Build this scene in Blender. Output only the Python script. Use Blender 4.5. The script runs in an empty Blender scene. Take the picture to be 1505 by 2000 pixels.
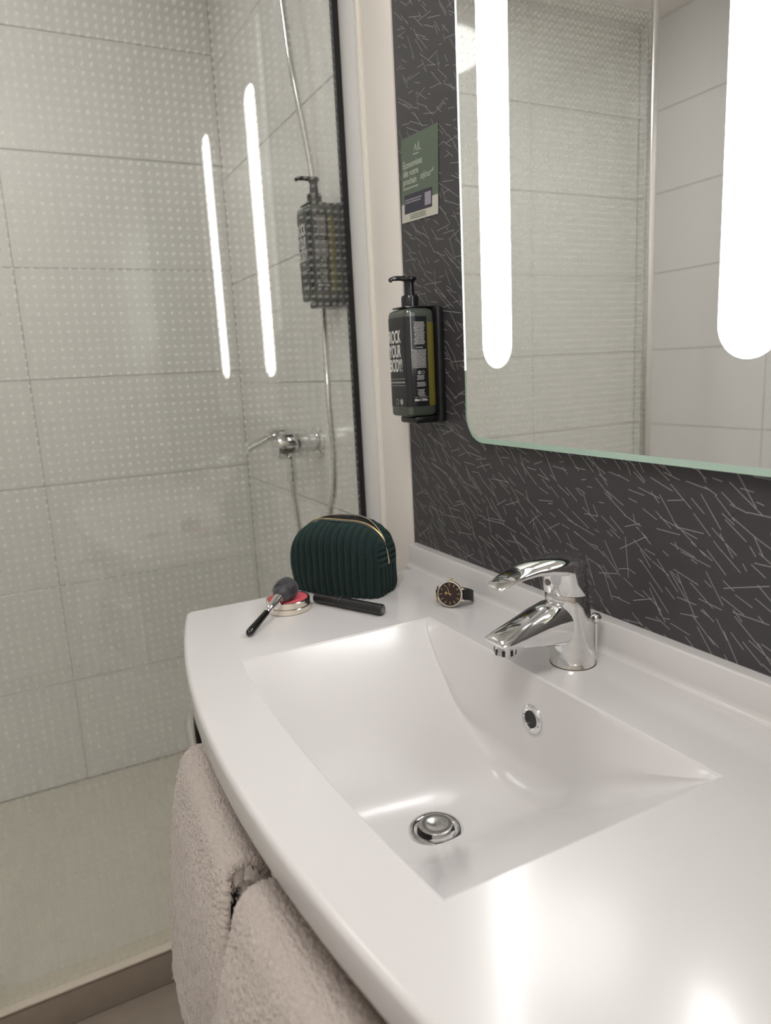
import bpy, bmesh, math, random
from mathutils import Vector, Matrix, noise

# ------------------------------------------------------------------ camera, light, exposure
SC = bpy.context.scene
COL = SC.collection
PI = math.pi
SEED = random.Random(7)
CZ = 0.85                                   # height of the vanity top above the floor

cam_data = bpy.data.cameras.new('camera')
cam = bpy.data.objects.new('camera', cam_data)
COL.objects.link(cam)
cam.location = (1.17745, -0.65761, CZ + 0.375)
cam.rotation_euler = (1.37158937, 0.05003219, 1.09006605)
cam_data.sensor_fit = 'VERTICAL'
cam_data.sensor_height = 36.0
cam_data.lens = 1396.79 / 2000 * 36
cam_data.clip_start = 0.02
cam_data.dof.use_dof = True
cam_data.dof.focus_distance = 0.98
cam_data.dof.aperture_fstop = 4.5
SC.camera = cam

world = bpy.data.worlds.new('world')
SC.world = world
world.use_nodes = True
world.node_tree.nodes['Background'].inputs[0].default_value = (0.9, 0.86, 0.8, 1)
world.node_tree.nodes['Background'].inputs[1].default_value = 0.0

LED_POWER = 14.0                              # radiance of the mirror's two light strips
SHOWER_FILL_POWER = 5.4  # radiance of the fill lamp added over the shower
ROOM_FILL_POWER = 16.5                            # radiance of the added room fill lamp
SC.view_settings.view_transform = 'Standard'
SC.view_settings.look = 'None'
SC.view_settings.gamma = 1.0
SC.view_settings.use_curve_mapping = False
SC.view_settings.exposure = 0.2
SC.cycles.use_denoising = True
SC.cycles.max_bounces = 12
SC.cycles.diffuse_bounces = 6
SC.cycles.glossy_bounces = 6
SC.cycles.transmission_bounces = 8
SC.cycles.transparent_max_bounces = 12
SC.cycles.blur_glossy = 0.8
SC.cycles.sample_clamp_indirect = 6.0

# ------------------------------------------------------------------ materials
def srgb(r, g, b):
    f = lambda c: c / 12.92 if c <= 0.04045 else ((c + 0.055) / 1.055) ** 2.4
    return (f(r / 255), f(g / 255), f(b / 255), 1)

def mat(name, color=(0.8, 0.8, 0.8), rough=0.5, metal=0.0, coat=0.0, sheen=0.0, noise_amt=0.0, noise_scale=40.0,
        bump=0.0, bump_scale=300.0, emit=None, emit_s=0.0, spec=0.5, transmission=0.0, coat_rough=0.05):
    m = bpy.data.materials.new(name)
    m.use_nodes = True
    nt = m.node_tree
    b = nt.nodes['Principled BSDF']
    c = tuple(color[:3]) + (1,)
    b.inputs['Base Color'].default_value = c
    b.inputs['Roughness'].default_value = rough
    b.inputs['Metallic'].default_value = metal
    b.inputs['Coat Weight'].default_value = coat
    b.inputs['Coat Roughness'].default_value = coat_rough
    b.inputs['Sheen Weight'].default_value = sheen
    b.inputs['Specular IOR Level'].default_value = spec
    b.inputs['Transmission Weight'].default_value = transmission
    tc = nt.nodes.new('ShaderNodeTexCoord')
    if noise_amt > 0:
        n = nt.nodes.new('ShaderNodeTexNoise')
        n.inputs['Scale'].default_value = noise_scale
        n.inputs['Detail'].default_value = 5
        nt.links.new(tc.outputs['Object'], n.inputs['Vector'])
        mx = nt.nodes.new('ShaderNodeMix')
        mx.data_type = 'RGBA'
        mx.inputs[6].default_value = tuple(max(0, v * (1 - noise_amt)) for v in c[:3]) + (1,)
        mx.inputs[7].default_value = tuple(min(1, v * (1 + noise_amt)) for v in c[:3]) + (1,)
        nt.links.new(n.outputs['Fac'], mx.inputs[0])
        nt.links.new(mx.outputs[2], b.inputs['Base Color'])
    if bump > 0:
        n2 = nt.nodes.new('ShaderNodeTexNoise')
        n2.inputs['Scale'].default_value = bump_scale
        n2.inputs['Detail'].default_value = 3
        nt.links.new(tc.outputs['Object'], n2.inputs['Vector'])
        bp = nt.nodes.new('ShaderNodeBump')
        bp.inputs['Strength'].default_value = bump
        bp.inputs['Distance'].default_value = 0.002
        nt.links.new(n2.outputs['Fac'], bp.inputs['Height'])
        nt.links.new(bp.outputs['Normal'], b.inputs['Normal'])
    if emit is not None:
        b.inputs['Emission Color'].default_value = tuple(emit[:3]) + (1,)
        b.inputs['Emission Strength'].default_value = emit_s
    return m

def glass_mat(name, tint, dots):
    """clear sheet that lets light straight through, Fresnel-like mirror reflection, and a grid of printed frosted dots"""
    m = bpy.data.materials.new(name)
    m.use_nodes = True
    nt = m.node_tree
    for n in list(nt.nodes):
        nt.nodes.remove(n)
    N = nt.nodes.new
    L = nt.links.new
    out = N('ShaderNodeOutputMaterial')
    tr = N('ShaderNodeBsdfTransparent'); tr.inputs[0].default_value = tint
    gl = N('ShaderNodeBsdfGlossy'); gl.inputs['Roughness'].default_value = 0.01
    gl.inputs[0].default_value = (1, 1, 1, 1)
    lw = N('ShaderNodeLayerWeight'); lw.inputs[0].default_value = 0.5
    p5 = N('ShaderNodeMath'); p5.operation = 'POWER'; p5.inputs[1].default_value = 5
    L(lw.outputs['Facing'], p5.inputs[0])
    ma = N('ShaderNodeMath'); ma.operation = 'MULTIPLY_ADD'; ma.inputs[1].default_value = 0.955; ma.inputs[2].default_value = 0.045
    L(p5.outputs[0], ma.inputs[0])
    mx = N('ShaderNodeMixShader')
    L(ma.outputs[0], mx.inputs[0]); L(tr.outputs[0], mx.inputs[1]); L(gl.outputs[0], mx.inputs[2])
    last = mx
    if dots:
        tc = N('ShaderNodeTexCoord')
        sp = N('ShaderNodeSeparateXYZ'); L(tc.outputs['Object'], sp.inputs[0])
        def cell(o):
            a = N('ShaderNodeMath'); a.operation = 'MULTIPLY'; a.inputs[1].default_value = 1 / 0.0147
            L(sp.outputs[o], a.inputs[0])
            f = N('ShaderNodeMath'); f.operation = 'FRACT'; L(a.outputs[0], f.inputs[0])
            s = N('ShaderNodeMath'); s.operation = 'SUBTRACT'; s.inputs[1].default_value = 0.5; L(f.outputs[0], s.inputs[0])
            q = N('ShaderNodeMath'); q.operation = 'MULTIPLY'; L(s.outputs[0], q.inputs[0]); L(s.outputs[0], q.inputs[1])
            return q
        a, b = cell('Y'), cell('Z')
        su = N('ShaderNodeMath'); su.operation = 'ADD'; L(a.outputs[0], su.inputs[0]); L(b.outputs[0], su.inputs[1])
        mr = N('ShaderNodeMapRange'); mr.inputs['From Min'].default_value = 0.022; mr.inputs['From Max'].default_value = 0.052
        mr.inputs['To Min'].default_value = 0.26; mr.inputs['To Max'].default_value = 0.0
        L(su.outputs[0], mr.inputs['Value'])
        df = N('ShaderNodeBsdfDiffuse'); df.inputs[0].default_value = (0.82, 0.84, 0.8, 1)
        tl = N('ShaderNodeBsdfTranslucent'); tl.inputs[0].default_value = (0.7, 0.72, 0.68, 1)
        dm = N('ShaderNodeMixShader'); dm.inputs[0].default_value = 0.45
        L(df.outputs[0], dm.inputs[1]); L(tl.outputs[0], dm.inputs[2])
        m2 = N('ShaderNodeMixShader')
        L(mr.outputs[0], m2.inputs[0]); L(mx.outputs[0], m2.inputs[1]); L(dm.outputs[0], m2.inputs[2])
        last = m2
    L(last.outputs[0], out.inputs['Surface'])
    return m

M = {}
M['solid'] = mat('white_solid_surface', (0.615, 0.60, 0.595), 0.22, coat=0.25, coat_rough=0.11)
M['tile'] = mat('glazed_white_tile', (0.79, 0.78, 0.765), 0.15, noise_amt=0.015, noise_scale=6)
M['grout'] = mat('grey_grout', (0.69, 0.675, 0.645), 0.9)
M['wallpaper'] = mat('charcoal_wallpaper', (0.043, 0.040, 0.044), 0.4, bump=0.12, bump_scale=900)
M['print'] = mat('pale_line_ink', (0.33, 0.32, 0.32), 0.5)
M['panel'] = mat('warm_white_panel', (0.82, 0.775, 0.73), 0.35)
M['ridge'] = mat('cream_edge_trim', (0.86, 0.83, 0.76), 0.3)
M['channel'] = mat('pale_grey_profile', (0.72, 0.72, 0.71), 0.35)
M['seal'] = mat('black_rubber', (0.008, 0.008, 0.009), 0.5)
M['floor'] = mat('taupe_floor_tile', (0.31, 0.26, 0.215), 0.45, noise_amt=0.12, noise_scale=30, bump=0.05)
M['floorgrout'] = mat('dark_floor_grout', (0.09, 0.07, 0.055), 0.9)
M['kerbtop'] = mat('beige_kerb_strip', (0.62, 0.56, 0.47), 0.4)
M['tray'] = mat('shower_floor_resin', (0.66, 0.63, 0.56), 0.4, noise_amt=0.05)
M['ceil'] = mat('ceiling_paint', (0.82, 0.80, 0.77), 0.7)
M['paint'] = mat('cream_wall_paint', (0.76, 0.70, 0.62), 0.6)
M['chrome'] = mat('chrome', (0.80, 0.80, 0.80), 0.035, metal=1.0)
M['satin'] = mat('satin_chrome', (0.68, 0.67, 0.65), 0.22, metal=1.0)
M['limed'] = mat('limescaled_chrome', (0.74, 0.74, 0.73), 0.09, metal=1.0, noise_amt=0.12, noise_scale=120)
M['rail'] = mat('brushed_rail', (0.62, 0.60, 0.58), 0.25, metal=1.0)
M['mirror'] = mat('silvered_mirror', (0.92, 0.93, 0.92), 0.004, metal=1.0)
M['led'] = mat('led_diffuser', (0.9, 0.9, 0.9), 0.5, emit=(1.0, 0.985, 0.98), emit_s=LED_POWER)
M['lamp'] = mat('room_fill_diffuser', (0.9, 0.9, 0.9), 0.5, emit=(1.0, 0.975, 0.955), emit_s=ROOM_FILL_POWER)
M['shower_fill'] = mat('shower_fill_diffuser', (0.9, 0.9, 0.9), 0.5, emit=(1.0, 0.985, 0.97), emit_s=SHOWER_FILL_POWER)
M['mirroredge'] = mat('pale_green_glass_edge', (0.50, 0.68, 0.58), 0.2)
M['mirrorglow'] = mat('edge_lit_glass', (0.6, 0.8, 0.7), 0.2, emit=(0.93, 1.0, 0.95), emit_s=1.25)
M['mirrorback'] = mat('grey_mirror_backing', (0.12, 0.12, 0.12), 0.6)
M['glass'] = glass_mat('dotted_shower_glass', (0.94, 0.95, 0.935, 1), True)
M['black'] = mat('black_plastic', (0.008, 0.008, 0.010), 0.22)
M['blacksatin'] = mat('black_satin_plastic', (0.010, 0.010, 0.012), 0.4)
M['label'] = mat('black_label', (0.012, 0.012, 0.014), 0.16)
M['white'] = mat('white_ink', (0.72, 0.72, 0.70), 0.5)
M['liquid'] = mat('olive_soap', (0.135, 0.12, 0.025), 0.12)
M['bottle'] = mat('smoky_clear_plastic', (0.052, 0.06, 0.049), 0.06, spec=0.8)
M['velvet'] = mat('dark_green_corduroy', (0.0022, 0.0135, 0.0128), 0.9, sheen=0.12, noise_amt=0.5, noise_scale=420, bump=0.8, bump_scale=1100)
M['velvet'].node_tree.nodes['Principled BSDF'].inputs['Sheen Tint'].default_value = (0.25, 0.62, 0.56, 1)
M['ziptape'] = mat('grey_green_zip_tape', (0.075, 0.08, 0.07), 0.7)
M['zip_gap_shade'] = mat('black_gap_shade', (0.004, 0.004, 0.004), 0.9)
M['gold'] = mat('gold_metal', (0.80, 0.60, 0.28), 0.2, metal=1.0)
M['palegold'] = mat('pale_champagne_metal', (0.86, 0.80, 0.70), 0.12, metal=1.0)
M['blush'] = mat('pink_pressed_powder', (0.60, 0.085, 0.115), 0.75, noise_amt=0.08, noise_scale=300, bump=0.1)
M['bristle'] = mat('charcoal_bristles', (0.034, 0.032, 0.038), 0.5, sheen=0.2)
M['lacquer'] = mat('black_lacquer', (0.007, 0.007, 0.007), 0.12)
M['mascara'] = mat('black_textured_case', (0.010, 0.010, 0.011), 0.35)
M['grey'] = mat('grey_ink', (0.36, 0.35, 0.34), 0.4)
M['leather'] = mat('black_leather', (0.006, 0.006, 0.009), 0.5, bump=0.2, bump_scale=600)
M['dial'] = mat('dark_brown_dial', (0.022, 0.010, 0.009), 0.25)
M['terry'] = mat('white_terry_cloth', (0.53, 0.465, 0.42), 0.95, sheen=0.25, bump=0.6, bump_scale=520, noise_amt=0.10, noise_scale=300)
M['poster'] = mat('sage_green_paper', (0.105, 0.145, 0.105), 0.45)
M['paper'] = mat('cream_paper', (0.58, 0.57, 0.50), 0.6)
M['navy'] = mat('navy_ink', (0.035, 0.035, 0.055), 0.5)
M['lilac'] = mat('pale_lilac_ink', (0.34, 0.31, 0.38), 0.6)
M['lettergreen'] = mat('pale_letter_ink', (0.46, 0.50, 0.42), 0.6)
M['dark'] = mat('dark_hole', (0.004, 0.004, 0.004), 0.4)
M['board'] = mat('dark_brown_board', (0.045, 0.034, 0.024), 0.5)
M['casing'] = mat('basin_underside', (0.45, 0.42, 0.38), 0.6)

# ------------------------------------------------------------------ helpers
def link(name, me, material=None, parent=None, smooth=False, loc=None):
    o = bpy.data.objects.new(name, me)
    COL.objects.link(o)
    if material is not None and not me.materials:
        me.materials.append(material)
    if parent is not None:
        o.parent = parent
    if loc is not None:
        o.location = loc
    if smooth:
        for p in me.polygons:
            p.use_smooth = True
    return o

def obj(name, verts, faces, material, parent=None, smooth=False, loc=None, sharp=None):
    me = bpy.data.meshes.new(name)
    me.from_pydata([tuple(v) for v in verts], [], faces)
    bm = bmesh.new(); bm.from_mesh(me)
    bmesh.ops.recalc_face_normals(bm, faces=bm.faces)
    bm.to_mesh(me); bm.free()
    o = link(name, me, material, parent, smooth, loc)
    if smooth and sharp is not None:
        me.set_sharp_from_angle(angle=math.radians(sharp))
    return o

def bm_obj(name, bm, material, parent=None, smooth=False, loc=None, sharp=None):
    me = bpy.data.meshes.new(name)
    bmesh.ops.recalc_face_normals(bm, faces=bm.faces)
    bm.to_mesh(me); bm.free()
    o = link(name, me, material, parent, smooth, loc)
    if smooth and sharp is not None:
        me.set_sharp_from_angle(angle=math.radians(sharp))
    return o

def box(name, lo, hi, material, parent=None, bevel=0.0, seg=2, loc=None, smooth=None):
    bm = bmesh.new()
    bmesh.ops.create_cube(bm, size=1)
    for v in bm.verts:
        v.co = Vector([lo[i] + (v.co[i] + 0.5) * (hi[i] - lo[i]) for i in range(3)])
    if bevel > 0:
        bmesh.ops.bevel(bm, geom=bm.edges[:], offset=bevel, segments=seg, affect='EDGES', profile=0.5)
    return bm_obj(name, bm, material, parent, bevel > 0, loc, 40 if bevel > 0 else None)

def empty(name, loc=(0, 0, 0), rot=(0, 0, 0)):
    o = bpy.data.objects.new(name, None)
    COL.objects.link(o)
    o.empty_display_size = 0.05
    o.location = loc
    o.rotation_euler = rot
    return o

def tag(o, label=None, cat=None, group=None, kind=None):
    if label: o['label'] = label
    if cat: o['category'] = cat
    if group: o['group'] = group
    if kind: o['kind'] = kind
    return o

def struct(o):
    o['kind'] = 'structure'
    return o

def loft(name, rings, material, parent=None, caps=True, smooth=True, sharp=35, loc=None):
    n = len(rings[0])
    vs = [p for r in rings for p in r]
    fs = []
    for i in range(len(rings) - 1):
        for j in range(n):
            a = i * n + j; b = i * n + (j + 1) % n
            fs.append((a, b, b + n, a + n))
    if caps:
        fs.append(tuple(range(n)))
        fs.append(tuple((len(rings) - 1) * n + j for j in range(n)))
    return obj(name, vs, fs, material, parent, smooth, loc, sharp)

def frame(d):
    d = Vector(d).normalized()
    u = Vector((0, 0, 1)) if abs(d.z) < 0.95 else Vector((1, 0, 0))
    a = d.cross(u).normalized()
    return a, d.cross(a).normalized()

def lathe(name, prof, material, parent=None, n=40, origin=(0, 0, 0), axis=(0, 0, 1), smooth=True, sharp=35, caps=True):
    """prof: list of (radius, distance along axis)"""
    a, b = frame(axis)
    d = Vector(axis).normalized()
    o = Vector(origin)
    rings = []
    for r, h in prof:
        rings.append([o + d * h + (a * math.cos(2 * PI * k / n) + b * math.sin(2 * PI * k / n)) * max(r, 1e-5) for k in range(n)])
    return loft(name, rings, material, parent, caps, smooth, sharp)

def tube(name, pts, r, material, parent=None, n=14, smooth=True):
    pts = [Vector(p) for p in pts]
    rings = []
    up = None
    for i, p in enumerate(pts):
        d = (pts[min(i + 1, len(pts) - 1)] - pts[max(i - 1, 0)]).normalized()
        if up is None:
            a, b = frame(d)
        else:
            a = (up - d * up.dot(d)).normalized(); b = d.cross(a)
        up = a
        rr = r[i] if isinstance(r, (list, tuple)) else r
        rings.append([p + (a * math.cos(2 * PI * k / n) + b * math.sin(2 * PI * k / n)) * rr for k in range(n)])
    return loft(name, rings, material, parent, True, smooth, 50)

def spline(ctrl, n):
    """Catmull-Rom through control points"""
    c = [Vector(p) for p in ctrl]
    c = [c[0] * 2 - c[1]] + c + [c[-1] * 2 - c[-2]]
    out = []
    m = len(c) - 3
    for i in range(n + 1):
        t = i / n * m
        k = min(int(t), m - 1); f = t - k
        p0, p1, p2, p3 = c[k:k + 4]
        out.append(0.5 * ((2 * p1) + (p2 - p0) * f + (2 * p0 - 5 * p1 + 4 * p2 - p3) * f * f + (3 * p1 - p0 - 3 * p2 + p3) * f ** 3))
    return out

def quads(name, rects, material, parent=None):
    """flat printed strips: each rect is 4 points"""
    vs, fs = [], []
    for q in rects:
        k = len(vs); vs += list(q); fs.append((k, k + 1, k + 2, k + 3))
    me = bpy.data.meshes.new(name)
    me.from_pydata([tuple(v) for v in vs], [], fs)
    return link(name, me, material, parent)

def text(name, body, size, material, parent, loc, rot, xs=1.0, bold=0.0, align='LEFT', shear=0.0, spacing=1.0):
    cu = bpy.data.curves.new(name, 'FONT')
    cu.body = body
    cu.size = size
    cu.offset = bold
    cu.align_x = align
    cu.shear = shear
    cu.space_character = spacing
    cu.space_line = 0.8
    cu.materials.append(material)
    o = bpy.data.objects.new(name, cu)
    COL.objects.link(o)
    o.parent = parent
    o.location = loc
    o.rotation_euler = rot
    o.scale = (xs, 1, 1)
    me = bpy.data.meshes.new_from_object(o)          # flat lettering kept as a plain mesh
    t = bpy.data.objects.new(name, me)
    COL.objects.link(t)
    t.parent, t.location, t.rotation_euler, t.scale = parent, loc, rot, (xs, 1, 1)
    bpy.data.objects.remove(o); bpy.data.curves.remove(cu)
    return t

def copy_tree(o, parent=None):
    c = o.copy()
    COL.objects.link(c)
    c.parent = parent
    for ch in list(o.children):
        copy_tree(ch, c)
    return c

# ------------------------------------------------------------------ the room
XL, XR, YF, ZC = -1.08, 1.75, -1.74, 2.46    # left wall, right wall, front wall, ceiling
GX = -0.196                                   # plane of the shower glass

def tile_mesh(w, h, th=0.006):
    """tile lying in the local x-z plane, front face at y = 0, body behind (+y); chamfered rim"""
    c = 0.0012
    back = [(0, th, 0), (w, th, 0), (w, th, h), (0, th, h)]
    rim = [(0, c, 0), (w, c, 0), (w, c, h), (0, c, h)]
    frn = [(c, 0, c), (w - c, 0, c), (w - c, 0, h - c), (c, 0, h - c)]
    v = back + rim + frn
    f = [(8, 9, 10, 11)]
    for i in range(4):
        j = (i + 1) % 4
        f.append((i, j, 4 + j, 4 + i)); f.append((4 + i, 4 + j, 8 + j, 8 + i))
    me = bpy.data.meshes.new('tile')
    me.from_pydata(v, [], f)
    bm = bmesh.new(); bm.from_mesh(me); bmesh.ops.recalc_face_normals(bm, faces=bm.faces); bm.to_mesh(me); bm.free()
    return me

TILES = {}
def lay_tiles(parent, material, x0, x1, z0, z1, place, tw=0.60, th=0.30, gap=0.002, offset=0.0, first=0.0):
    """lay tiles over the rectangle; place(x, z) -> (location, rotation)"""
    xs = [x0]
    x = x0 + (offset if offset > 0 else tw)
    while x < x1 - 0.02:
        xs.append(x); x += tw
    xs.append(x1)
    zs = [z0]
    z = z0 + (first or th)
    while z < z1 - 0.02:
        zs.append(z); z += th
    zs.append(z1)
    for i in range(len(xs) - 1):
        for k in range(len(zs) - 1):
            w = round(xs[i + 1] - xs[i] - gap, 4); h = round(zs[k + 1] - zs[k] - gap, 4)
            key = (w, h, material.name)
            if key not in TILES:
                TILES[key] = tile_mesh(w, h); TILES[key].materials.append(material)
            o = bpy.data.objects.new('tile', TILES[key])
            COL.objects.link(o)
            o.parent = parent
            o.location, o.rotation_euler = place(xs[i] + gap / 2, zs[k] + gap / 2)

# back wall behind the vanity: charcoal wallpaper
wall_back = struct(box('wall_back', (0.0, 0.0, 0.0), (XR, 0.1, ZC), M['wallpaper']))
rects = []
cell = 0.0186
MX0, MX1, MZ0, MZ1 = 0.2115, 0.835, CZ + 0.252, 2.11     # mirror outline
zz = CZ - 0.02
while zz < 2.44:
    xx = 0.004
    while xx < 1.36:
        x = xx + SEED.uniform(-0.5, 0.5) * cell * 1.1
        z = zz + SEED.uniform(-0.5, 0.5) * cell * 1.1
        ang = math.radians(SEED.gauss(-37, 17)) if SEED.random() < 0.84 else math.radians(SEED.gauss(4, 13))
        ln = min(0.055, max(0.009, SEED.gauss(0.027, 0.012))) / 2
        xx += cell
        if MX0 + 0.05 < x < MX1 - 0.05 and z > MZ0 + 0.05:
            continue
        d = Vector((math.cos(ang), 0, math.sin(ang))); nrm = Vector((-d.z, 0, d.x)) * 0.00042
        c = Vector((x, -0.0003, z))
        if x - abs(d.x) * ln < 0.003:
            continue
        rects.append([c - d * ln - nrm, c + d * ln - nrm, c + d * ln + nrm, c - d * ln + nrm])
    zz += cell
o = quads('line_print', rects, M['print'], wall_back)
tag(o, kind='stuff')

# back wall inside the shower: white tiles
wall_shower = struct(box('wall_shower', (XL - 0.1, 0.006, 0.0), (-0.19, 0.1, ZC), M['grout']))
lay_tiles(wall_shower, M['tile'], -1.08, -0.19, 0.013, ZC, lambda x, z: ((x, 0.0, z), (0, 0, 0)), offset=0.54, first=0.287)
# far wall of the shower
wall_left = struct(box('wall_left', (XL - 0.1, YF - 0.1, 0.0), (XL - 0.006, 0.006, ZC), M['grout']))
lay_tiles(wall_left, M['tile'], 0.0, 1.74, 0.013, ZC, lambda x, z: ((XL, -1.74 + x, z), (0, 0, PI / 2)), offset=0.54, first=0.327)
# wall facing the mirror
wall_front = struct(box('wall_front', (XL - 0.006, YF - 0.1, 0.0), (XR + 0.1, YF - 0.006, ZC), M['grout']))
lay_tiles(wall_front, M['tile'], 0.0, 2.83, 0.013, ZC, lambda x, z: ((XR - x, YF, z), (0, 0, PI)), offset=0.43, first=0.327)
wall_right = struct(box('wall_right', (XR, YF - 0.006, 0.0), (XR + 0.1, 0.1, ZC), M['paint']))
ceiling = struct(box('ceiling', (XL - 0.1, YF - 0.1, ZC), (XR + 0.1, 0.1, ZC + 0.1), M['ceil']))
floor = struct(box('floor', (XL - 0.1, YF - 0.1, -0.1), (XR + 0.1, 0.1, -0.006), M['floorgrout']))
lay_tiles(floor, M['floor'], -0.174, XR, YF, 0.0, lambda x, y: ((x, y, 0.0), (-PI / 2, 0, 0)), tw=0.60, th=0.30, first=0.12)

# white service panel between shower and wallpaper, edge bead, grey wall channel
trim_1 = struct(box('trim_1', (-0.108, -0.003, 0.0), (0.003, 0.05, ZC), M['panel'], bevel=0.0012))
trim_2 = struct(box('trim_2', (-0.126, -0.008, 0.0), (-0.108, 0.05, ZC), M['ridge'], bevel=0.004))
trim_3 = struct(box('trim_3', (-0.206, -0.0083, 0.0), (-0.126, 0.05, ZC), M['channel'], bevel=0.001))
# kerb under the glass
trim_4 = struct(box('trim_4', (-0.225, -0.95, 0.0), (-0.172, -0.001, 0.079), M['floor'], bevel=0.001))
box('kerb_cap', (-0.226, -0.952, 0.079), (-0.167, -0.001, 0.084), M['kerbtop'], trim_4, bevel=0.0015)
trim_5 = struct(box('trim_5', (XL, YF, -0.006), (-0.225, -0.001, 0.012), M['tray']))

# ------------------------------------------------------------------ shower screen
scr = empty('shower_screen', (GX, 0, 0.0845), (0, 0, 0.012))
tag(scr, 'frameless clear glass shower screen printed with a grid of small frosted dots', 'shower screen')
box('glass_panel', (-0.004, -0.838, 0.0), (0.004, -0.018, 1.93), M['glass'], scr)
o = box('seal_strip', (-0.006, -0.0205, 0.0), (0.006, -0.0085, 1.95), M['seal'], scr); o['label'] = 'black rubber seal along the wall edge of the glass'
o = box('end_profile', (-0.010, -0.856, 0.0), (0.010, -0.834, 2.37), M['satin'], scr, bevel=0.003); o['label'] = 'silver upright profile at the free end of the glass'

# ------------------------------------------------------------------ illuminated mirror
def rounded_rect(x0, x1, z0, z1, r, n=10):
    pts = []
    for cx, cz, a0 in ((x1 - r, z0 + r, -PI / 2), (x1 - r, z1 - r, 0), (x0 + r, z1 - r, PI / 2), (x0 + r, z0 + r, PI)):
        for k in range(n + 1):
            a = a0 + PI / 2 * k / n
            pts.append((cx + r * math.cos(a), cz + r * math.sin(a)))
    return pts

mir = empty('backlit_mirror', ((MX0 + MX1) / 2, 0, MZ0))
tag(mir, 'large rounded wall mirror with two upright light strips set into the glass', 'mirror')
ox, oz = (MX0 + MX1) / 2, MZ0
out = rounded_rect(MX0 - ox, MX1 - ox, 0, MZ1 - MZ0, 0.045)
n = len(out)
BV = 0.0085
inn = rounded_rect(MX0 - ox + BV, MX1 - ox - BV, BV, MZ1 - MZ0 - BV, 0.0455 - BV)
obj('mirror_glass', [(x, -0.0155, z) for x, z in inn], [tuple(range(n))], M['mirror'], mir)
def bevel_quad(a, b, ai, bi):
    return [[(a[0], -0.0130, a[1]), (b[0], -0.0130, b[1]), (bi[0], -0.0155, bi[1]), (ai[0], -0.0155, ai[1])],
            [(a[0], -0.0095, a[1]), (b[0], -0.0095, b[1]), (b[0], -0.0130, b[1]), (a[0], -0.0130, a[1])]]
lower, upper, glow = [], [], []
lerp = lambda p, q, t: (p[0] + (q[0] - p[0]) * t, p[1] + (q[1] - p[1]) * t)
for i in range(n):
    a, b, ai, bi = out[i], out[(i + 1) % n], inn[i], inn[(i + 1) % n]
    if abs(a[0] - b[0]) < 1e-6 and abs(a[1] - b[1]) > 0.3:
        t0, t1 = sorted(((0.112 - a[1]) / (b[1] - a[1]), (MZ1 - MZ0 - 0.06 - a[1]) / (b[1] - a[1])))
        cuts = [0.0, t0, t1, 1.0]
        for k in range(3):
            q = bevel_quad(lerp(a, b, cuts[k]), lerp(a, b, cuts[k + 1]), lerp(ai, bi, cuts[k]), lerp(ai, bi, cuts[k + 1]))
            if k == 1: glow.append(q)
            elif lerp(a, b, (cuts[k] + cuts[k + 1]) / 2)[1] < 0.5: lower += q
            else: upper += q
    elif a[1] < 0.5: lower += bevel_quad(a, b, ai, bi)
    else: upper += bevel_quad(a, b, ai, bi)
for part in (lower, upper):
    o = quads('bevelled_edge', part, M['mirroredge'], mir); o['label'] = 'pale green bevelled glass edge'
for q in glow:
    o = quads('lit_edge', q, M['mirrorglow'], mir); o['label'] = 'white glass edge lit from inside'
inner = rounded_rect(MX0 - ox + 0.001, MX1 - ox - 0.001, 0.001, MZ1 - MZ0 - 0.001, 0.044)
loft('backing', [[(x, -0.0095, z) for x, z in inner], [(x * 0.9, 0.0, 0.5 + (z - 0.5) * 0.9) for x, z in inner]], M['mirrorback'], mir, smooth=False)
for x0, x1, nm in ((0.2667, 0.3368, 'light_strip'), (0.6741, 0.7442, 'light_strip')):
    r = (x1 - x0) / 2
    st = rounded_rect(x0 - ox, x1 - ox, CZ + 0.366 - oz, CZ + 1.079 - oz, r - 1e-4)
    loft(nm, [[(x, -0.0155, z) for x, z in st], [(x, -0.0160, z) for x, z in st]], M['led'], mir, smooth=False)

# flat round fill lamps on the ceiling, unseen, added to brighten room and shower
for R, x, y, lm, lb in ((0.30, 1.18, -0.95, 'lamp', 'large flat round fill lamp added out of view over the washroom floor'), (0.25, -0.48, -0.84, 'shower_fill', 'smaller flat round fill lamp added out of view over the shower')):
    c = empty('ceiling_fill_lamp', (x, y, ZC))
    tag(c, lb, 'lamp')
    lathe('rim', [(R, 0.0), (R + 0.012, 0.0), (R + 0.012, -0.020), (R + 0.002, -0.024), (R, -0.018)], M['satin'], c, 48)
    lathe('diffuser', [(0.001, -0.022), (R - 0.01, -0.021), (R, -0.016), (R, 0.0), (0.001, 0.0)], M[lm], c, 48)

# ------------------------------------------------------------------ vanity top with moulded basin
van = empty('vanity_top', (0, 0, CZ))
tag(van, 'glossy white bow-fronted vanity top with moulded rectangular basin', 'washbasin')
VX0, VX1 = 0.0286, 1.062
yfront = lambda x: -0.521 + 0.272 * (x - 0.545) ** 2
BX0, BX1, BYB = 0.2803, 0.7925, -0.135
BXM, BH = (BX0 + BX1) / 2, (BX1 - BX0) / 2
byf = lambda x: -0.431 - 0.0125 * (1 - ((x - BXM) / BH) ** 2)
NX, NY = 72, 44

def depth(x):
    # straight ramps from both ends running smoothly into the flat floor
    u = max(0.0, BH - LIP - abs(x - BXM))
    ramp = 0.70 * u
    k = 0.012
    return max(0.0, min(ramp, -k * math.log(math.exp(-ramp / k) + math.exp(-0.1452 / k))))

def sstep(t):
    t = max(0.0, min(1.0, t)); return t * t * (3 - 2 * t)

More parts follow.
